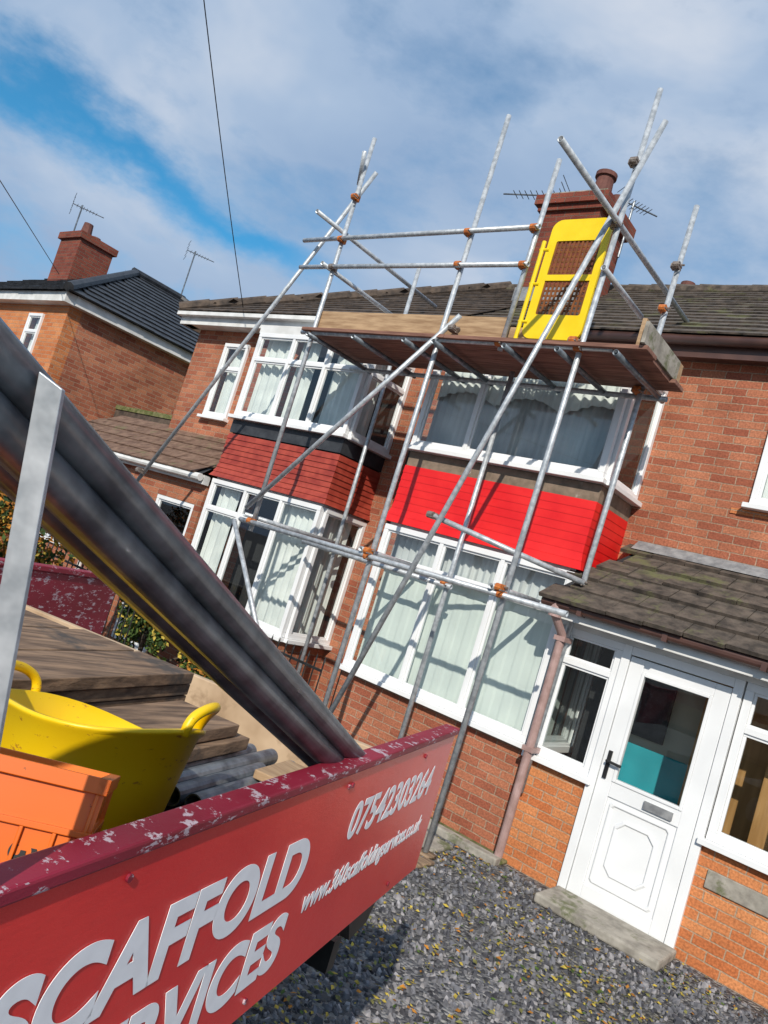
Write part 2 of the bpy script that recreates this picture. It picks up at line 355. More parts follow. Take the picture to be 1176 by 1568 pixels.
window('porch_door',p,TY(6.36),-9.1,-8.25,.06,2.1,[],[1.0],sill=False)
tiled('porch_roof',p,[(-12.7,6.14,2.5),(-8.1,6.14,2.5),(-8.35,YW,3.12),(-12.0,YW+.2,3.24)],'tile_br',.3,.26)

# ================================================================ RIGHT HOUSE
rh=empty('brick_house')
b=MB()
wall(b,-5.53,4.5,YW,YW+.25,0,4.9,[(-1.86,-.2,3.52,4.62)],'brick'); b.box(4.25,4.5,YW+.25,13.5,0,4.9,'brick'); b.box(-5.53,4.25,13.3,13.5,0,4.9,'brick')
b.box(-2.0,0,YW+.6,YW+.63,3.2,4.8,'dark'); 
b.build('walls',rh)
b=MB(); b.box(-2.0,-.05,YW-.012,YW,3.42,3.47,'brick_o')
b.box(-5.53,4.6,6.95,7.1,4.80,4.84,'brown'); b.box(-5.53,4.6,6.93,6.95,4.78,4.97,'brown'); b.build('eaves',rh)
b=MB(); b.cyl((-5.53,6.88,4.93),(4.6,6.88,4.93),.05,'brown',14); b.build('gutter',rh,smooth=True)
window('upper_window',rh,TY(YW-.01),-1.86,-.2,3.52,4.62,[-1.3,-.75],[],cur=[(-1.8,-1.4,3.5,4.6,'c')])
bay(rh,-5.06,-2.88,False)
tiled('front_roof',rh,[(-5.53,6.86,E),(4.7,6.86,E),(4.7,10.3,R0),(-5.53,10.3,R0)],'tile_moss')
b=MB(); b.add([(-5.53,13.8,E),(4.7,13.8,E),(4.7,10.3,R0),(-5.53,10.3,R0)],[(0,1,2,3)],'tile')
for i in range(34):
    b.cyl((-7.25+i*.35,10.3,R0-.01+random.uniform(-.008,.008)),(-7.25+i*.35+.36,10.3,R0-.02),.11,'tile_moss',10)
b.build('ridge',rh)
b=MB(); b.box(-6.0,-5.1,8.75,9.6,5.3,7.5,'brick_d'); b.box(-6.05,-5.05,8.7,9.65,7.5,7.58,'brick_d'); b.box(-6.1,-5.0,8.65,9.7,7.58,7.72,'brick_d'); b.box(-6.03,-5.07,8.72,9.63,7.72,7.78,'concrete')
b.box(-6.04,-5.06,8.71,8.75,5.6,6.35,'lead')
b.cyl((-5.28,8.95,7.76),(-5.28,8.95,8.12),.14,'pot',16,.115); b.cyl((-5.28,8.95,8.08),(-5.28,8.95,8.14),.15,'pot',16)
b.cyl((-5.25,9.4,7.76),(-5.25,9.4,8.05),.14,'pot',16,.115); b.cyl((-5.8,9.2,7.76),(-5.8,9.2,7.95),.13,'pot',16,.11)
b.build('chimney',rh)
b=MB(); b.box(-4.9,-4.35,10.9,11.4,6.4,7.2,'brick_d'); b.cyl((-4.62,11.1,7.2),(-4.62,11.1,7.6),.13,'pot',14,.11); b.build('rear_chimney',rh)
PY=6.25
b=MB()
b.box(-2.80,-2.25,PY,PY+.12,0,.88,'brick_o'); b.box(-2.80,-2.68,PY+.12,YW,0,.88,'brick_o'); 
b.box(-1.33,3.6,PY,PY+.12,0,.82,'brick_o'); b.box(3.5,3.6,PY+.12,YW,0,2.1,'brick_o')
b.box(-2.66,3.4,YW-.06,YW-.005,0,2.2,'cream'); b.box(-2.66,3.4,YW-.075,YW-.061,0,1.22,'teal')
b.box(-2.6,3.4,PY+.14,YW-.08,.02,.06,'concrete'); b.box(-2.68,3.6,PY+.02,YW,2.16,2.2,'fascia')
b.box(-1.75,-1.02,YW-.13,YW-.08,.06,2.0,'pine'); b.box(-2.55,-2.0,YW-.35,YW-.08,.06,.85,'teal')
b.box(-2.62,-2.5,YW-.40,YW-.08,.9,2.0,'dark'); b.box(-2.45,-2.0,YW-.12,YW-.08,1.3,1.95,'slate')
b.box(-2.5,-2.05,YW-.30,YW-.2,.86,.90,'white')
b.box(-1.12,-.35,PY+.35,PY+.38,.06,1.95,'pine')
b.build('porch_walls',rh)
b=MB(); b.box(-2.84,3.7,PY-.03,PY+.1,2.04,2.17,'fascia'); b.box(-2.86,3.7,PY-.22,PY-.031,2.13,2.155,'fascia'); b.box(-2.88,3.7,PY-.24,PY-.22,2.08,2.2,'fascia')
b.box(-2.86,-2.80,PY-.22,YW,2.1,2.2,'fascia'); b.build('porch_fascia',rh,bevel=.004)
b=MB(); b.cyl((-2.93,PY-.29,2.19),(3.7,PY-.29,2.19),.045,'brown',14)
for i in range(9): b.box(-2.6+i*.7,-2.56+i*.7,PY-.34,PY-.24,2.14,2.2,'brown')
b.build('porch_gutter',rh,smooth=False)
tiled('porch_roof',rh,[(-2.95,PY-.33,2.22),(3.75,PY-.33,2.22),(3.75,YW,2.93),(-2.68,YW,2.93)],'tile_moss',.30,.24,.034,.010)
b=MB(); b.add([(-2.72,YW-.15,2.90),(3.7,YW-.15,2.90),(3.7,YW-.008,3.0),(-2.72,YW-.008,3.0)],[(0,1,2,3)],'lead')
b.build('porch_flashing',rh)
window('porch_side_window',rh,TY(PY+.02),-2.80,-2.26,.93,2.04,[],[1.76],fw=.06)
window('porch_left_return_window',rh,TX(-2.80),PY+.06,YW,.93,2.1,[],[],fw=.06,sill=False)
window('porch_window',rh,TY(PY+.02),-1.32,-.15,.87,2.04,[-.78],[1.70],fw=.06)
window('porch_window_far',rh,TY(PY+.02),-.14,3.5,.87,2.04,[.8,1.7,2.6],[1.70],fw=.06)
b=MB(); y=PY+.0
def Bx(a,b_,c,d,e,f,m='white'): b.box(a,b_,y-d,y-c,e,f,m)
Bx(-2.26,-2.19,-.05,.035,.04,2.04); Bx(-1.40,-1.33,-.05,.035,.04,2.04); Bx(-2.19,-1.40,-.05,.034,1.97,2.04); Bx(-2.26,-1.33,-.05,.05,.0,.04,'concrete')
Bx(-2.185,-2.07,-.03,.022,.05,1.96); Bx(-1.52,-1.405,-.03,.022,.05,1.96)
Bx(-2.07,-1.52,-.03,.021,1.86,1.96); Bx(-2.07,-1.52,-.03,.021,.86,.98); Bx(-2.07,-1.52,-.03,.021,.05,.17); Bx(-2.07,-1.52,-.03,.008,.17,.86)
for (a,c,e,f) in((-2.07,-2.045,.98,1.86),(-1.545,-1.52,.98,1.86)): Bx(a,c,-.02,.03,e,f)
Bx(-2.045,-1.545,-.02,.03,.98,1.005); Bx(-2.045,-1.545,-.02,.03,1.835,1.86)
b.build('front_door',rh,bevel=.004)
b=MB(); b.add([(-2.06,y,.99),(-1.53,y,.99),(-1.53,y,1.85),(-2.06,y,1.85)],[(0,1,2,3)],'glass'); b.build('front_door_glass',rh)
b=MB()
def oct_ring(cx,cz,w,h,c,t,yo,d,mat):
    def pts(w,h,c): return [(cx-w+c,cz-h),(cx+w-c,cz-h),(cx+w,cz-h+c),(cx+w,cz+h-c),(cx+w-c,cz+h),(cx-w+c,cz+h),(cx-w,cz+h-c),(cx-w,cz-h+c)]
    o=pts(w,h,c); i=pts(w-t,h-t,c*.85); vs=[(p[0],yo,p[1]) for p in o]+[(p[0],yo-d,p[1]) for p in pts(w-t*.35,h-t*.35,c)]+[(p[0],yo-d,p[1]) for p in pts(w-t*.65,h-t*.65,c)]+[(p[0],yo,p[1]) for p in i]
    fs=[]
    for r_ in range(3):
        for k in range(8): fs.append((r_*8+k,r_*8+(k+1)%8,(r_+1)*8+(k+1)%8,(r_+1)*8+k))
    b.add(vs,fs,mat)
oct_ring(-1.795,.515,.25,.32,.02,.035,y-.008,.016,'white'); oct_ring(-1.795,.515,.17,.22,.06,.03,y-.008,.014,'white')
b.box(-1.79,-1.57,y-.04,y-.022,.885,.945,'lead'); b.box(-2.15,-2.12,y-.036,y-.022,.98,1.2,'black')
b.cyl((-2.135,y-.022,1.12),(-2.135,y-.07,1.12),.012,'black',10); b.cyl((-2.135,y-.065,1.12),(-2.02,y-.065,1.115),.011,'black',10)
b.build('door_furniture',rh)
b=MB(); b.box(-1.25,-.62,PY-.018,PY,.55,.68,'concrete'); b.build('name_stone',rh,bevel=.006)
b=MB(); b.cyl((-2.76,6.13,.06),(-2.76,6.13,1.95),.036,'pinkpipe',14); b.cyl((-2.76,6.13,1.95),(-2.80,PY-.28,2.1),.036,'pinkpipe',14); b.cyl((-2.80,PY-.28,2.08),(-2.80,PY-.28,2.2),.055,'pinkpipe',14)
for z in(.95,1.9): b.box(-2.81,-2.71,6.09,6.25,z,z+.04,'pinkpipe')
b.build('downpipe',rh)
b=MB(); b.box(-2.25,-1.30,5.80,6.22,0,.07,'concrete'); b.build('doorstep',None,bevel=.015)
b=MB(); b.box(-4.9,-2.72,6.02,6.12,0,.07,'concrete'); b.box(-4.9,-2.72,6.121,6.30,0,.03,'moss'); b.box(-3.6,-3.05,5.5,5.9,0,.035,'concrete'); b.box(-3.35,-2.9,5.1,5.4,0,.03,'board'); b.build('kerb',None,bevel=.012)

# ================================================================ FAR-LEFT HOUSE
fh=empty('brick_house')
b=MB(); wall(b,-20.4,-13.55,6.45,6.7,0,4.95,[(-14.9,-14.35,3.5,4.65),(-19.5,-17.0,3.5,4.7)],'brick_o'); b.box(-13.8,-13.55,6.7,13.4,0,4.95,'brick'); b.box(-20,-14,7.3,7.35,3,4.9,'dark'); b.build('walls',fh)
b=MB(); b.box(-20.6,-13.4,6.25,6.45,4.84,5.02,'fascia'); b.box(-13.55,-13.36,6.45,13.5,4.84,5.02,'fascia'); b.build('eaves',fh)
window('upper_window',fh,TY(6.44),-14.9,-14.35,3.5,4.65,[],[4.3],cur=[(-14.85,-14.4,3.5,4.6,'c')]); window('upper_window_wide',fh,TY(6.44),-19.5,-17.0,3.5,4.7,[-18.25],[],cur=[(-19.4,-17.1,3.5,4.6,'c')])
R1=6.9
tiled('side_roof',fh,[(-13.3,6.2,5.02),(-13.3,13.6,5.02),(-16.95,10.6,R1),(-16.95,9.3,R1)],'tile_blk',.3,.3,.03)
tiled('front_roof',fh,[(-20.6,6.2,5.02),(-13.3,6.2,5.02),(-16.95,9.3,R1)],'tile_blk',.3,.3,.03)
b=MB(); b.add([(-20.6,6.2,5.02),(-20.6,13.6,5.02),(-16.95,10.6,R1),(-16.95,9.3,R1)],[(0,1,2,3)],'tile_blk'); b.add([(-20.6,13.6,5.02),(-13.3,13.6,5.02),(-16.95,10.6,R1)],[(0,1,2)],'tile_blk')
b.cyl((-13.3,6.2,5.08),(-16.95,9.3,R1+.05),.09,'tile_blk',8); b.cyl((-16.95,9.2,R1+.05),(-16.95,10.7,R1+.05),.1,'tile_blk',8); b.cyl((-13.3,13.6,5.08),(-16.95,10.6,R1+.05),.09,'tile_blk',8)
b.build('rear_roof',fh)
b=MB(); b.box(-17.6,-16.7,7.7,8.5,5.5,6.95,'brick_d'); b.box(-17.66,-16.64,7.64,8.56,6.95,7.1,'brick_d'); b.cyl((-17.0,7.9,7.1),(-17.0,7.9,7.4),.13,'pot',12,.1); b.cyl((-17.3,8.3,7.1),(-17.3,8.3,7.3),.13,'pot',12,.1); b.build('chimney',fh)
gr=empty('garage'); b=MB(); b.box(-13.4,-10.7,8.0,12.5,0,3.25,'brick'); b.box(-13.5,-10.65,7.9,12.6,3.25,3.42,'tile'); b.box(-13.5,-10.65,7.88,12.6,3.42,3.50,'moss'); b.build('garage_walls',gr)

def aerial(name,p,h,dirv,n=9,l=.9):
    b=MB(); P=Vector(p); b.cyl(P,P+Vector((0,0,h)),.018,'galv_d',8); d=Vector(dirv).normalized(); s=Vector((-d.y,d.x,0)); T0=P+Vector((0,0,h-.06))
    b.cyl(T0-d*.2,T0+d*l,.012,'galv_d',6)
    for i in range(n):
        c=T0+d*(-.1+i*(l/n)); k=.14-.005*i; b.cyl(c-s*k,c+s*k,.006,'galv_d',5)
    c=T0-d*.2
    for i in range(5): b.cyl(c+Vector((0,0,-.2+i*.1))-s*.2,c+Vector((0,0,-.2+i*.1))+s*.2,.006,'galv_d',5)
    b.build(name)
aerial('tv_aerial',(-6.0,8.8,7.2),.65,(-1,-.2,0),8,.7); aerial('tv_aerial',(-5.05,9.5,7.2),.85,(.6,.8,0),7,.4)
aerial('tv_aerial',(-17.6,7.9,6.7),1.2,(.4,1,0),7,.5); aerial('tv_aerial',(-16.95,10.6,6.9),1.3,(.5,1,0),7,.5)
def wire(name,p,q,sag=.25,r=.009):
    b=MB(); P=Vector(p);Q=Vector(q);n=18; pts=[P.lerp(Q,i/n)-Vector((0,0,sag*4*(i/n)*(1-i/n))) for i in range(n+1)]
    for a,c in zip(pts,pts[1:]): b.cyl(a,c,r,'black',6,cap=False)
    b.build(name)
wire('overhead_cable',(-9.34,6.88,5.10),(-4.86,.5,8.72),.12,.006); wire('overhead_cable',(-14.25,6.4,5.42),(-2.05,-2.0,4.5),.0,.006)

# ================================================================ SCAFFOLDING
sc=empty('scaffolding'); r=.0245; YO=5.45
A,Bx_,C_=-6.09,-4.44,-3.02
t=MB(); tube=lambda p,q,k='galv':t.cyl(p,q,r,k,14,hollow=True)
tube((A,YO,2.0),(A-.03,YO,6.46)); tube((Bx_,YO,0.04),(Bx_+.02,YO,6.48)); tube((C_-.02,YO,.04),(C_+.06,YO,6.50))
tube((-3.74,YO,4.15),(-3.72,YO,5.95)); 
tube((-5.80,6.52,.04),(-5.9,6.52,5.55)); tube((-3.99,6.1,.04),(-3.97,6.1,4.3)); tube((-2.76,6.20,.6),(-2.70,6.20,5.88),'galv')
t.box(C_-.09,C_+.05,YO-.07,YO+.07,.005,.035,'board'); 
t.build('standards',sc,smooth=True)
t=MB()
y=YO-.05
tube((-6.66,y,5.26),(-3.68,y,5.28)); tube((-6.58,y,4.94),(-3.68,y,4.93)); tube((-6.22,y,4.19),(-2.68,y,4.20)); tube((-6.24,y,2.09),(-2.44,y,2.12))
tube((-6.2,6.25,4.12),(-2.5,6.25,4.12)); tube((-5.9,6.05,2.06),(-3.9,6.05,2.06))
t.build('ledgers',sc,smooth=True)
t=MB()
tube((A-.05,5.02,5.36),(A-.05,7.3,5.38)); tube((A-.05,5.30,4.93),(A-.05,6.75,4.93)); tube((-2.96,4.27,5.27),(-2.96,7.35,5.31)); tube((-2.96,5.38,4.88),(-2.96,6.3,4.88))
for x in (-6.0,-5.35,-4.7,-4.35,-3.6,-3.1,-2.6): tube((x,5.28,4.13),(x+.03,6.34,4.13),'galv_d')
tube((-3.1,YO-.1,2.16),(-3.1,6.2,2.16)); tube((-6.15,YO-.1,2.15),(-5.9,6.6,2.15)); tube((-4.5,YO-.1,2.15),(-4.5,6.22,2.15))
tube((-3.86,YO-.09,2.60),(-2.70,6.12,2.42))
t.build('transoms',sc,smooth=True)
t=MB()
tube((-2.78,YO-.1,6.12),(-4.30,YO-.1,.60)); tube((-5.98,YO+.05,6.08),(-8.45,YO+.05,2.1)); tube((-4.2,YO-.09,4.42),(-6.16,YO-.09,2.22))
tube((-6.27,YO-.1,2.06),(-5.0,YO-.1,.6)); tube((A-.1,YO+.05,5.95),(A+.05,YO-.15,6.2))
t.build('braces',sc,smooth=True)
t=MB()
def coupler(p,k,d=(1,0,0)):
    P=Vector(p); D=Vector(d)
    t.cyl(P-Vector((0,0,.028)),P+Vector((0,0,.028)),.031,k,10); t.cyl(P+Vector((0,-.05,0))-D*.028,P+Vector((0,-.05,0))+D*.028,.031,k,10)
    t.cyl(P+Vector((-.055,-.02,.012)),P+Vector((.06,-.02,.012)),.009,'steelc',6); t.box(P.x-.05,P.x-.03,P.y-.05,P.y+.02,P.z-.02,P.z+.02,'steelc')
    t.cyl(P+Vector((.045,-.03,-.02)),P+Vector((.045,-.11,-.02)),.007,'steelc',6)
for p,k in [((A,YO,5.26),'rust'),((A,YO,4.94),'steelc'),((A,YO,4.19),'rust'),((A,YO,5.75),'rust'),((Bx_,YO,5.27),'rust'),((Bx_,YO,4.94),'rust'),((Bx_,YO,4.19),'steelc'),((-3.74,YO,5.28),'rust'),((-3.74,YO,4.93),'rust'),((C_+.03,YO,4.2),'rust'),((C_+.03,YO,5.28),'steelc'),((C_+.04,YO,5.83),'steelc'),((C_,YO,2.12),'rust'),((C_-.02,YO-.02,2.17),'rust'),((Bx_,YO,2.1),'rust'),((Bx_,YO-.02,2.15),'rust'),((A,YO,2.1),'rust'),((-3.74,YO,4.2),'rust'),((C_-.03,YO,4.26),'rust'),((-3.86,YO-.05,2.6),'steelc'),((-4.25,YO-.04,4.3),'steelc'),((-8.3,YO,2.3),'steelc'),((-3.99,6.1,2.08),'rust'),((-5.82,6.5,2.08),'rust'),((-2.72,6.2,4.9),'rust'),((-2.71,6.2,5.3),'steelc'),((-2.74,6.2,4.15),'rust'),((-2.75,6.2,2.42),'steelc')]:
    coupler(p,k)
t.build('couplers',sc)
t=MB()
for i in range(4):
    y0=5.34+i*.228
    for (a,c) in((-6.2+random.uniform(-.05,.05),-4.3),(-4.3+.004,-2.42+random.uniform(-.04,.05))):
        z=4.225 + random.uniform(0,.004); t.box(a,c,y0,y0+.222,z-.034,z,'board_u')
t.build('deck_boards',sc,bevel=.003)
t=MB(); t.box(-6.12,-3.78,YO+.03,YO+.066,4.24,4.47,'toe'); t.box(-6.02,-3.5,YO+.07,YO+.10,4.3,4.40,'toe')
t.box(-2.50,-2.465,5.36,6.32,4.23,4.45,'toe'); t.box(-2.44,-2.41,5.30,6.1,4.23,4.40,'concrete'); t.box(-6.16,-6.125,5.5,6.3,4.24,4.46,'toe')
t.build('toe_boards',sc,bevel=.003)
g=empty('ladder_gate'); t=MB(); x0,x1,z0,z1=-3.62,-3.06,4.30,5.40; yg=YO+.06
def rrect(x0,x1,z0,z1,rad,n=5):
    o=[]
    for cx,cz,a0 in((x1-rad,z1-rad,0),(x0+rad,z1-rad,90),(x0+rad,z0+rad,180),(x1-rad,z0+rad,270)):
        for i in range(n+1):
            a=math.radians(a0+90*i/n); o.append((cx+rad*math.cos(a),cz+rad*math.sin(a)))
    return o
ou=rrect(x0,x1,z0,z1,.09); wi=rrect(x0+.08,x1-.06,z0+.22,z1-.20,.02); n=len(ou)
vs=[(p[0],yg,p[1]) for p in ou]+[(p[0],yg,p[1]) for p in wi]+[(p[0],yg+.025,p[1]) for p in ou]+[(p[0],yg+.025,p[1]) for p in wi]
fs=[]
for i in range(n):
    j=(i+1)%n; fs+= [(i,j,n+j,n+i),(2*n+i,2*n+j,3*n+j,3*n+i),(i,j,2*n+j,2*n+i),(n+i,n+j,3*n+j,3*n+i)]
t.add(vs,fs,'yellow'); t.box(x0+.08,x1-.06,yg-.004,yg+.02,4.83,4.885,'yellow')
t.cyl((x0-.04,yg,4.2),(x0-.04,yg,5.2),.02,'yellow',10)
for z in(4.45,4.8,5.12): t.cyl((x0-.06,yg,z),(x0+.03,yg,z),.014,'yellow',8)
t.build('gate_panel',g)
t=MB()
for i in range(11): xx=x0+.09+i*(x1-x0-.16)/10; t.box(xx-.009,xx+.009,yg+.006,yg+.014,z0+.21,z1-.19,'mesh')
for i in range(16): zz=z0+.22+i*.045; t.box(x0+.07,x1-.05,yg+.0145,yg+.021,zz-.009,zz+.009,'mesh')
t.build('gate_mesh',g)

# ================================================================ TRUCK
tk=empty('flatbed_truck')
FC=Vector((-1.26,2.23,0)); DA=Vector((-.295,.955,0)).normalized(); DS=Vector((-DA.y,DA.x,0))
def TT(a,s,z): return tuple(FC+DA*a+DS*s+Vector((0,0,z)))
b=MB(); b.box(-3.5,0,.0,.03,1.165,1.612,'sign',TT); b.build('drop_side_right',tk,bevel=.003)
b=MB(); b.box(-3.52,.012,-.008,.042,1.605,1.625,'maroon',TT); b.box(-3.5,.0,.031,.04,1.2,1.6,'maroon',TT)
b.box(-3.5,.62,1.95,1.985,1.15,1.60,'maroon',TT); b.box(-3.5,.63,1.94,1.995,1.6,1.625,'maroon',TT)
b.build('side_rails',tk,bevel=.004)
b=MB(); b.box(-.03,0,.045,1.94,1.15,1.47,'ply',TT); b.build('tail_panel',tk,bevel=.004)
b=MB(); b.box(-3.5,0,.045,1.95,1.14,1.20,'black',TT); b.box(-5.6,-.1,.5,.62,.85,1.139,'black',TT); b.box(-5.6,-.1,1.35,1.47,.85,1.139,'black',TT)
vs=[TT(-.42,.06,1.18),TT(-.05,.06,1.18),TT(-.17,.06,1.02),TT(-.3,.06,1.01)]
b.prism(vs,DS*.03,'black'); b.prism([TT(-.3,.12,1.18),TT(-.12,.12,1.18),TT(-.08,.12,.96),TT(-.2,.12,.96)],DS*.05,'black')
b.box(-.12,-.06,.15,1.8,.80,.9,'black',TT)
for a_ in(-1.5,-4.6):
    for s in((.05,.35,1.35,1.62) if a_==-1.5 else(.15,1.6)):
        c=Vector(TT(a_,s,.38)); b.cyl(c,c+DS*.24,.36,'rubber',28); b.cyl(c-DS*.004,c+DS*.244,.2,'galv',20)
b.build('chassis_and_wheels',tk)
b=MB(); prof=[(-3.75,.55),(-3.75,2.15),(-4.0,2.3),(-4.9,2.28),(-5.5,1.55),(-6.1,1.4),(-6.25,1.1),(-6.25,.5)]
b.prism([TT(a,.08,z) for a,z in prof],DS*1.82,'maroon'); b.build('cab',tk,bevel=.04)
b=MB(); b.prism([TT(a,.07,z) for a,z in [(-4.1,1.55),(-4.1,2.15),(-4.85,2.15),(-5.3,1.55)]],DS*1.84,'black'); b.prism([TT(-4.93,.2,2.2),TT(-5.47,.2,1.6),TT(-5.49,.2,1.62),TT(-4.95,.2,2.22)],DS*1.58,'black'); b.build('cab_windows',tk)
def text(body,a,z,size,xs=1.0,shear=0,off=0.0,name='lettering'):
    c=bpy.data.curves.new(name,'FONT'); c.body=body; c.size=size; c.shear=shear; c.offset=off; c.extrude=.0004; c.materials.append(M['letter'])
    o=bpy.data.objects.new(name,c); COL.objects.link(o)
    X=DA; Z=-DS; Y=Vector((0,0,1)); Mx=Matrix((X*xs,Y,Z)).transposed().to_4x4(); Mx.translation=Vector(TT(a,-.0015,z)); o.matrix_world=Mx
    bpy.context.view_layer.update(); dg=bpy.context.evaluated_depsgraph_get(); me=bpy.data.meshes.new_from_object(o.evaluated_get(dg))
    k=bpy.data.objects.new(name,me); COL.objects.link(k); k.matrix_world=Mx; mw=k.matrix_world.copy(); k.parent=tk; k.matrix_world=mw; bpy.data.objects.remove(o)
    return k
text('SCAFFOLD',-1.80,1.388,.154,1.08,.0,.0066)
text('SERVICES',-1.66,1.238,.148,1.08,.0,.0062)
text('07542303264',-.80,1.438,.118,1.0,.10,.0030)
text('www.360scaffoldingservices.co.uk',-.95,1.318,.070,.86,.22,.0019)
b=MB()
for a,z in ((-1.62,1.575),(-.88,1.575),(-.86,1.575),(-.3,1.57),(-.3,1.2),(-1.1,1.2)): 
    c=Vector(TT(a,-.0005,z)); b.cyl(c,c-DS*.004,.006,'maroon',10)
b.build('rivets',tk)
tb=empty('scaffold_tube_bundle'); b=MB()
P0=Vector((-1.13,1.70,1.515)); D=Vector((.36,-1.30,.578)).normalized(); S=D.cross(Vector((0,0,1))).normalized(); Un=S.cross(D).normalized()
if Un.z<0: Un=-Un
if S.x<0: S=-S
offs=[(0,-.004,0),(-.050,-.006,.05),(-.004,-.052,.03),(-.054,-.056,-.02),(-.10,-.03,.06)]
for i,(s,u_,l) in enumerate(offs):
    p=P0+S*s+Un*u_*.9-D*l; q=P0+S*(s*1.02)+Un*(u_*1.02)+D*4.6
    b.cyl(p,q,.0245,'galv_d',24,hollow=True)
b.build('tubes',tb,smooth=True)
b=MB(); a0=Vector((-.715,.345,2.13)); a1=Vector((-.70,.42,1.60)); dd=(a0-a1).normalized(); w=Vector((.775,.63,0))*.0125
q=Vector((-.03,.04,0))*.15
b.prism([a1-w,a1+w,a0+w-dd*.01,a0-w],q,'galv'); b.build('rack_post',tk,bevel=.001)
# short tubes behind the tub
b=MB()
for i in range(11):
    s=.08+i*.054; z=1.30+.0245+(i%3)*.012; a=-.12-random.random()*.25
    b.cyl(TT(a,s,z),TT(-.84-random.random()*.04,s+random.uniform(-.01,.01),z),.0245,'galv_d',18,hollow=True)
for i in range(8):
    s=.14+i*.056; z=1.385; a=-.22-random.random()*.25
    b.cyl(TT(a,s,z),TT(-.84-random.random()*.04,s,z),.0245,'galv_d',18,hollow=True)
b.box(-.85,-.2,.08,.7,1.205,1.295,'black',TT)
b.build('short_tubes',tb,smooth=False)
bs=empty('timber_board_stack')
for i in range(8):
    z=1.23+i*.040; c=MB(); s0=.80+random.uniform(-.012,.012); a1=-.33+random.uniform(-.045,.02)
    c.box(-2.9,a1,s0,s0+.225,z,z+.036,'board_t',TT); c.box(-2.9,a1-.10*random.random(),s0+.235,s0+.46,z,z+.036,'board_t',TT)
    if i>2: c.box(-2.9,a1-.14*random.random(),s0+.47,s0+.69,z,z+.036,'board_t',TT)
    c.build('board',bs,bevel=.003)
c=MB(); c.box(-.86,-.40,.50,.72,1.412,1.448,'board_t',TT); c.box(-.84,-.45,.52,.735,1.452,1.486,'board_t',TT); c.build('short_board',bs,bevel=.003)
c=MB(); c.box(-.60,-.40,.14,.36,1.412,1.436,'toe',TT); c.build('offcut',bs,bevel=.003)
# yellow tub, leaning back
tu=empty('flexible_tub'); cx,cy,cz=-1.42,1.03,1.50
vd=Vector((cx,cy,0)).normalized(); tang=math.radians(13)
Rt=Matrix.Rotation(tang,4,Vector((-vd.y,vd.x,0)))
def tilt(p):
    q=Vector(p)-Vector((cx,cy,cz)); return Vector((cx,cy,cz+.012))+Rt@q
if tilt((cx-vd.x*.2,cy-vd.y*.2,cz)).z<cz: Rt=Matrix.Rotation(-tang,4,Vector((-vd.y,vd.x,0)))
prof=[(.140,1.24),(.155,1.25),(.180,1.34),(.204,1.45),(.222,1.54),(.232,1.545),(.232,1.553),(.214,1.553),(.197,1.45),(.172,1.33),(.145,1.27),(.0,1.265)]
n=48; vs=[];fs=[]
def warp(t_,z): return (1+.07*math.cos(2*t_+.6)*(z-1.2)/.35+.025*math.sin(5*t_)*(z-1.2)/.35, (.016*math.sin(2*t_+1)+.007*math.sin(3*t_) if z>1.4 else 0))
for (rr,z) in prof:
    for i in range(n):
        t_=2*math.pi*i/n; k,dz=warp(t_,z)
        vs.append(tilt((cx+rr*k*math.cos(t_),cy+rr*k*math.sin(t_),z+dz)))
for j in range(len(prof)-1):
    for i in range(n): fs.append((j*n+i,j*n+(i+1)%n,(j+1)*n+(i+1)%n,(j+1)*n+i))
c=MB(); c.add(vs,fs,'tub'); o=c.build('tub_body',tu,smooth=True)
def handle(ang,name):
    pts=[]; 
    for i in range(25):
        a=math.pi*i/24; off=.11*math.cos(a); hz=.065*math.sin(a)**.55
        ta=ang+off/.225; k,dz=warp(ta,1.545); rr=.226*k+.012*math.sin(a); pts.append(tilt((cx+rr*math.cos(ta),cy+rr*math.sin(ta),1.54+dz+hz)))
    c=MB(); c.sweep(pts,.011,.011,'tub',up=Vector((math.cos(ang),math.sin(ang),0)),n=12); c.build(name,tu,smooth=True)
handle(math.radians(215),'handle_1'); handle(math.radians(35),'handle_2')
# orange crate (tilted forward on its load)
cr=empty('plastic_crate'); c=MB(); CD=Vector((-.76,.65,0)).normalized(); CW=Vector((-CD.y,CD.x,0)); tl=math.radians(17)
z0c,z1c=1.42,1.68
K=Vector((-.837,.650,z1c)); CDt=CD*math.cos(tl)-Vector((0,0,1))*math.sin(tl); CU=Vector((0,0,1))*math.cos(tl)+CD*math.sin(tl)
def CT(a,s,z): return tuple(K+CDt*a+CW*s+CU*(z-z1c))
def side(T,L):
    wx0,wx1=L*.40,L*.80
    wall_=lambda a,b,e,f:c.box(.006,.011,a,b,e,f,'crate',T)
    wall_(0,wx0,z0c,z1c-.02); wall_(wx1,L,z0c,z1c-.02); wall_(wx0,wx1,z0c,z0c+.07); wall_(wx0,wx1,z0c+.15,z1c-.02)
    c.box(-.003,.013,-.003,L+.003,z1c-.02,z1c,'crate',T); c.box(-.001,.012,0,L,z0c+.185,z0c+.193,'crate',T); c.box(-.001,.012,0,L,z0c,z0c+.012,'crate',T)
    for s in (0,L*.12,L*.24,L*.86,L-.005): c.box(-.0005,.0055,s,s+.005,z0c+.012,z0c+.185,'crate',T)
    c.box(-.002,.0056,wx0-.007,wx0,z0c+.065,z0c+.157,'crate',T); c.box(-.002,.0056,wx1,wx1+.007,z0c+.065,z0c+.157,'crate',T)
    c.box(-.0021,.0057,wx0,wx1,z0c+.15,z0c+.157,'crate',T); c.box(-.0021,.0057,wx0,wx1,z0c+.065,z0c+.07,'crate',T)
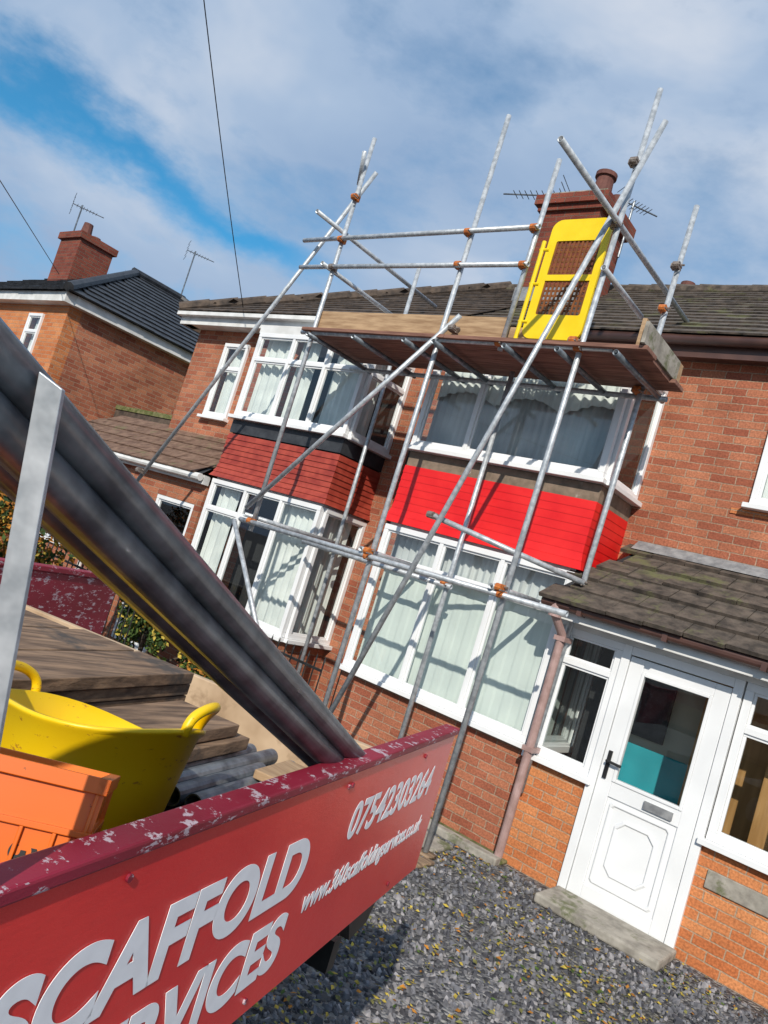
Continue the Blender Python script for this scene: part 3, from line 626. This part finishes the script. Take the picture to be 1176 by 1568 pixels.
side(CT,.34); side(lambda a,s,z:CT(.25-a,s,z),.34); side(lambda a,s,z:CT(s,a,z),.25); side(lambda a,s,z:CT(s,.34-a,z),.25)
c.box(0,.25,0,.34,z0c-.01,z0c,'crate',CT); c.box(.03,.2,.05,.16,1.43,1.58,'galv_d',CT); c.box(.1,.23,.18,.32,1.43,1.56,'black',CT)
c.build('crate_body',cr,bevel=.001)
tx=bpy.data.curves.new('crate_mark','FONT'); tx.body='360'; tx.size=.045; tx.extrude=.0004; tx.offset=.0012; tx.materials.append(M['black'])
o=bpy.data.objects.new('crate_mark',tx); COL.objects.link(o)
Mx=Matrix((-CU,-CW,-CDt)).transposed().to_4x4(); Mx.translation=Vector(CT(.0045,.088,z0c+.165)); o.matrix_world=Mx; o.parent=cr

# ================================================================ GROUND
c=MB(); c.add([(-300,-300,0),(300,-300,0),(300,300,0),(-300,300,0)],[(0,1,2,3)],'gravel'); c.build('ground')
c=MB()
for i in range(13000):
    x=random.uniform(-4.4,.4); yy=random.uniform(2.5,6.15)
    if -2.27<x<-1.28 and yy>5.78: continue
    s=random.uniform(.007,.021)*(1.4 if random.random()<.12 else 1); h=s*random.uniform(.35,.9); a=random.random()*6.28; k=random.randint(4,6)
    tx_,ty=random.uniform(-.6,.6),random.uniform(-.6,.6)
    bot=[];top=[]
    for j in range(k):
        t_=a+2*math.pi*j/k+random.uniform(-.3,.3); rr=s*random.uniform(.7,1.2)
        px,py=rr*math.cos(t_),rr*math.sin(t_)*.7
        bot.append((x+px,yy+py,.0)); top.append((x+px*.75,yy+py*.75,.004+h+px*tx_+py*ty))
    c.add(bot+top,[tuple(range(k,2*k))]+[(j,(j+1)%k,k+(j+1)%k,k+j) for j in range(k)],random.choice(['stone1','stone1','stone2','stone3']))
c.build('gravel_stones',recalc=False)
c=MB()
cents=[(random.uniform(-3.2,.3),random.uniform(2.6,5.9),random.uniform(.12,.4)) for _ in range(26)]
for i in range(3400):
    if random.random()<.75:
        a_,b_,k_=random.choice(cents); x=random.gauss(a_,k_); yy=random.gauss(b_,k_)
    else: x=random.uniform(-4.5,.5); yy=random.uniform(2.3,6.1)
    if yy>6.15: continue
    s=random.uniform(.006,.024); a=random.random()*6.28; z=random.uniform(.012,.03); dx,dy=math.cos(a)*s,math.sin(a)*s
    c.add([(x-dx,yy-dy,z),(x+dy*.5,yy-dx*.5,z+random.uniform(0,.012)),(x+dx,yy+dy,z+random.uniform(-.004,.012)),(x-dy*.5,yy+dx*.5,z)],[(0,1,2,3)],random.choice(['leafy','leafy','leafm','leafm','leafo','leafg']))
c.build('fallen_leaves',recalc=False)

def bush(name,c0,rad,n,mats,trunk=True,ls=.05):
    c=MB(); C0=Vector(c0)
    cl=[(Vector((random.gauss(0,.45)*rad[0],random.gauss(0,.45)*rad[1],random.gauss(0,.42)*rad[2])),random.uniform(.22,.4)) for _ in range(22)]
    for i in range(n):
        q,k=random.choice(cl); d=Vector((random.gauss(0,1),random.gauss(0,1),random.gauss(0,1))).normalized()*k*random.uniform(.5,1.05)
        p=C0+q+Vector((d.x*rad[0],d.y*rad[1],d.z*rad[2]))
        if p.z<.03: continue
        a=Vector((random.gauss(0,1),random.gauss(0,1),random.gauss(0,1))).normalized(); b_=a.orthogonal().normalized(); s=ls*random.uniform(.5,1.2)
        c.add([p-a*s,p+b_*s*.5,p+a*s,p-b_*s*.5],[(0,1,2,3)],random.choice(mats))
    for i in range(9):
        q,_=random.choice(cl); c.cyl((C0.x+random.uniform(-.1,.1),C0.y,0),C0+q,.02,'bark',6,.006)
    c.build(name,recalc=False)
bush('autumn_bush',(-8.2,4.0,1.0),(.9,.9,1.1),7000,['leafo','leafo','leafy','leafd','leafg'])
bush('autumn_bush',(-11.0,4.9,.9),(1.3,.8,1.0),7000,['leafo','leafo','leafg','leafd'])
bush('garden_shrub',(-7.6,5.75,.7),(.45,.35,.7),3000,['leafg','leafg','leafy','leafd'],ls=.045)
bush('garden_shrub',(-6.1,5.7,.35),(.5,.3,.4),2000,['leafg','leafd','leafo'],ls=.04)
def railing(name,x0,x1,y,z1=1.0):
    c=MB(); n=int((x1-x0)/.11)
    for i in range(n+1):
        x=x0+i*(x1-x0)/n; c.cyl((x,y,.0),(x,y,z1),.008,'black',6); c.cyl((x,y,z1),(x,y,z1+.06),.012,'black',6,.001)
    c.box(x0,x1,y-.012,y+.012,z1-.1,z1-.075,'black'); c.box(x0,x1,y-.012,y+.012,.12,.145,'black')
    c.build(name)
railing('iron_railing',-5.9,-5.1,6.05,.95); railing('iron_railing',-9.6,-7.2,5.2,1.05)
c=MB(); c.box(-13,-7.0,3.0,3.12,0,.9,'brick'); c.box(-13,-6.98,2.97,3.15,.9,.96,'concrete'); c.build('garden_wall')

# ================================================================ CAMERA / LIGHT / WORLD
yaw,pit,roll=[math.radians(a) for a in (39.2,3.93,17.23)]
F=Vector((-math.sin(yaw)*math.cos(pit),math.cos(yaw)*math.cos(pit),math.sin(pit))); R=Vector((math.cos(yaw),math.sin(yaw),0)); U=R.cross(F)
R2=R*math.cos(roll)+U*math.sin(roll); U2=-R*math.sin(roll)+U*math.cos(roll)
cd=bpy.data.cameras.new('camera'); co=bpy.data.objects.new('camera',cd); COL.objects.link(co)
mx=Matrix((R2,U2,-F)).transposed().to_4x4(); mx.translation=Vector((0,0,2.05)); co.matrix_world=mx
cd.sensor_fit='VERTICAL'; cd.sensor_height=24; cd.lens=24*1180.3/1568; cd.clip_start=.05; cd.clip_end=1500
scene.camera=co
az,el=math.radians(28),math.radians(34)
sd=Vector((math.sin(az)*math.cos(el),-math.cos(az)*math.cos(el),math.sin(el)))
ld=bpy.data.lights.new('sun','SUN'); ld.energy=4.3; ld.angle=math.radians(.6); ld.color=(1,.93,.82); lo=bpy.data.objects.new('sun',ld); COL.objects.link(lo); lo.rotation_euler=sd.to_track_quat('Z','Y').to_euler()
w=bpy.data.worlds.new('World'); scene.world=w; w.use_nodes=True; nt=w.node_tree; L=nt.links; bg=nt.nodes['Background']
sky=N(nt,'ShaderNodeTexSky'); sky.sky_type='NISHITA'; sky.sun_disc=False; sky.sun_elevation=el; sky.sun_rotation=math.pi-az
tc=N(nt,'ShaderNodeTexCoord')
mp=N(nt,'ShaderNodeMapping'); mp.inputs['Scale'].default_value=(1,1,2.0); mp.inputs['Rotation'].default_value=(0,math.radians(-20),0); L.new(tc.outputs['Generated'],mp.inputs[0])
n1=N(nt,'ShaderNodeTexNoise',Scale=2.6,Detail=5,Roughness=.52); n1.inputs['Distortion'].default_value=.3; L.new(mp.outputs[0],n1.inputs['Vector'])
n2=N(nt,'ShaderNodeTexNoise',Scale=5.5,Detail=6,Roughness=.6); L.new(mp.outputs[0],n2.inputs['Vector'])
cr2=ramp(nt,[(.30,(2.7,4.0,6.1)),(.52,(4.0,5.2,7.0)),(.74,(6.7,7.2,8.1))]); 
L.new(n1.outputs['Fac'],cr2.inputs[0])
dp=N(nt,'ShaderNodeVectorMath',operation='DOT_PRODUCT'); dp.inputs[1].default_value=(-.3755,.0378,-.926); L.new(tc.outputs['Generated'],dp.inputs[0])
wv=N(nt,'ShaderNodeMath',operation='MULTIPLY_ADD'); L.new(n2.outputs['Fac'],wv.inputs[0]); wv.inputs[1].default_value=.16; wv.inputs[2].default_value=-.08
sm=N(nt,'ShaderNodeMath',operation='ADD'); L.new(dp.outputs['Value'],sm.inputs[0]); L.new(wv.outputs[0],sm.inputs[1])
ab=N(nt,'ShaderNodeMath',operation='ABSOLUTE'); L.new(sm.outputs[0],ab.inputs[0])
mr=N(nt,'ShaderNodeMapRange'); mr.interpolation_type='SMOOTHSTEP'; L.new(ab.outputs[0],mr.inputs[0]); mr.inputs[1].default_value=.0; mr.inputs[2].default_value=.055; mr.inputs[3].default_value=1; mr.inputs[4].default_value=0
sp=N(nt,'ShaderNodeSeparateXYZ'); L.new(tc.outputs['Generated'],sp.inputs[0])
m2=N(nt,'ShaderNodeMapRange'); m2.interpolation_type='SMOOTHSTEP'; L.new(sp.outputs[0],m2.inputs[0]); m2.inputs[1].default_value=-.66; m2.inputs[2].default_value=-.76; m2.inputs[3].default_value=0; m2.inputs[4].default_value=1
mk=N(nt,'ShaderNodeMath',operation='MULTIPLY'); L.new(mr.outputs[0],mk.inputs[0]); L.new(m2.outputs[0],mk.inputs[1])
g2=N(nt,'ShaderNodeMapRange'); L.new(n2.outputs['Fac'],g2.inputs[0]); g2.inputs[1].default_value=.52; g2.inputs[2].default_value=.30; g2.inputs[3].default_value=0; g2.inputs[4].default_value=.5
mxm=N(nt,'ShaderNodeMath',operation='MAXIMUM'); L.new(mk.outputs[0],mxm.inputs[0]); L.new(g2.outputs[0],mxm.inputs[1])
blue=N(nt,'ShaderNodeMixRGB',blend_type='MULTIPLY'); blue.inputs[0].default_value=1; L.new(sky.outputs[0],blue.inputs[1]); blue.inputs[2].default_value=(.38,1.2,1.5,1)
fin=N(nt,'ShaderNodeMixRGB'); L.new(mxm.outputs[0],fin.inputs[0]); L.new(cr2.outputs[0],fin.inputs[1]); L.new(blue.outputs[0],fin.inputs[2])
L.new(fin.outputs[0],bg.inputs[0]); bg.inputs[1].default_value=.1
scene.view_settings.view_transform='Standard'; scene.view_settings.look='None'; scene.view_settings.exposure=0
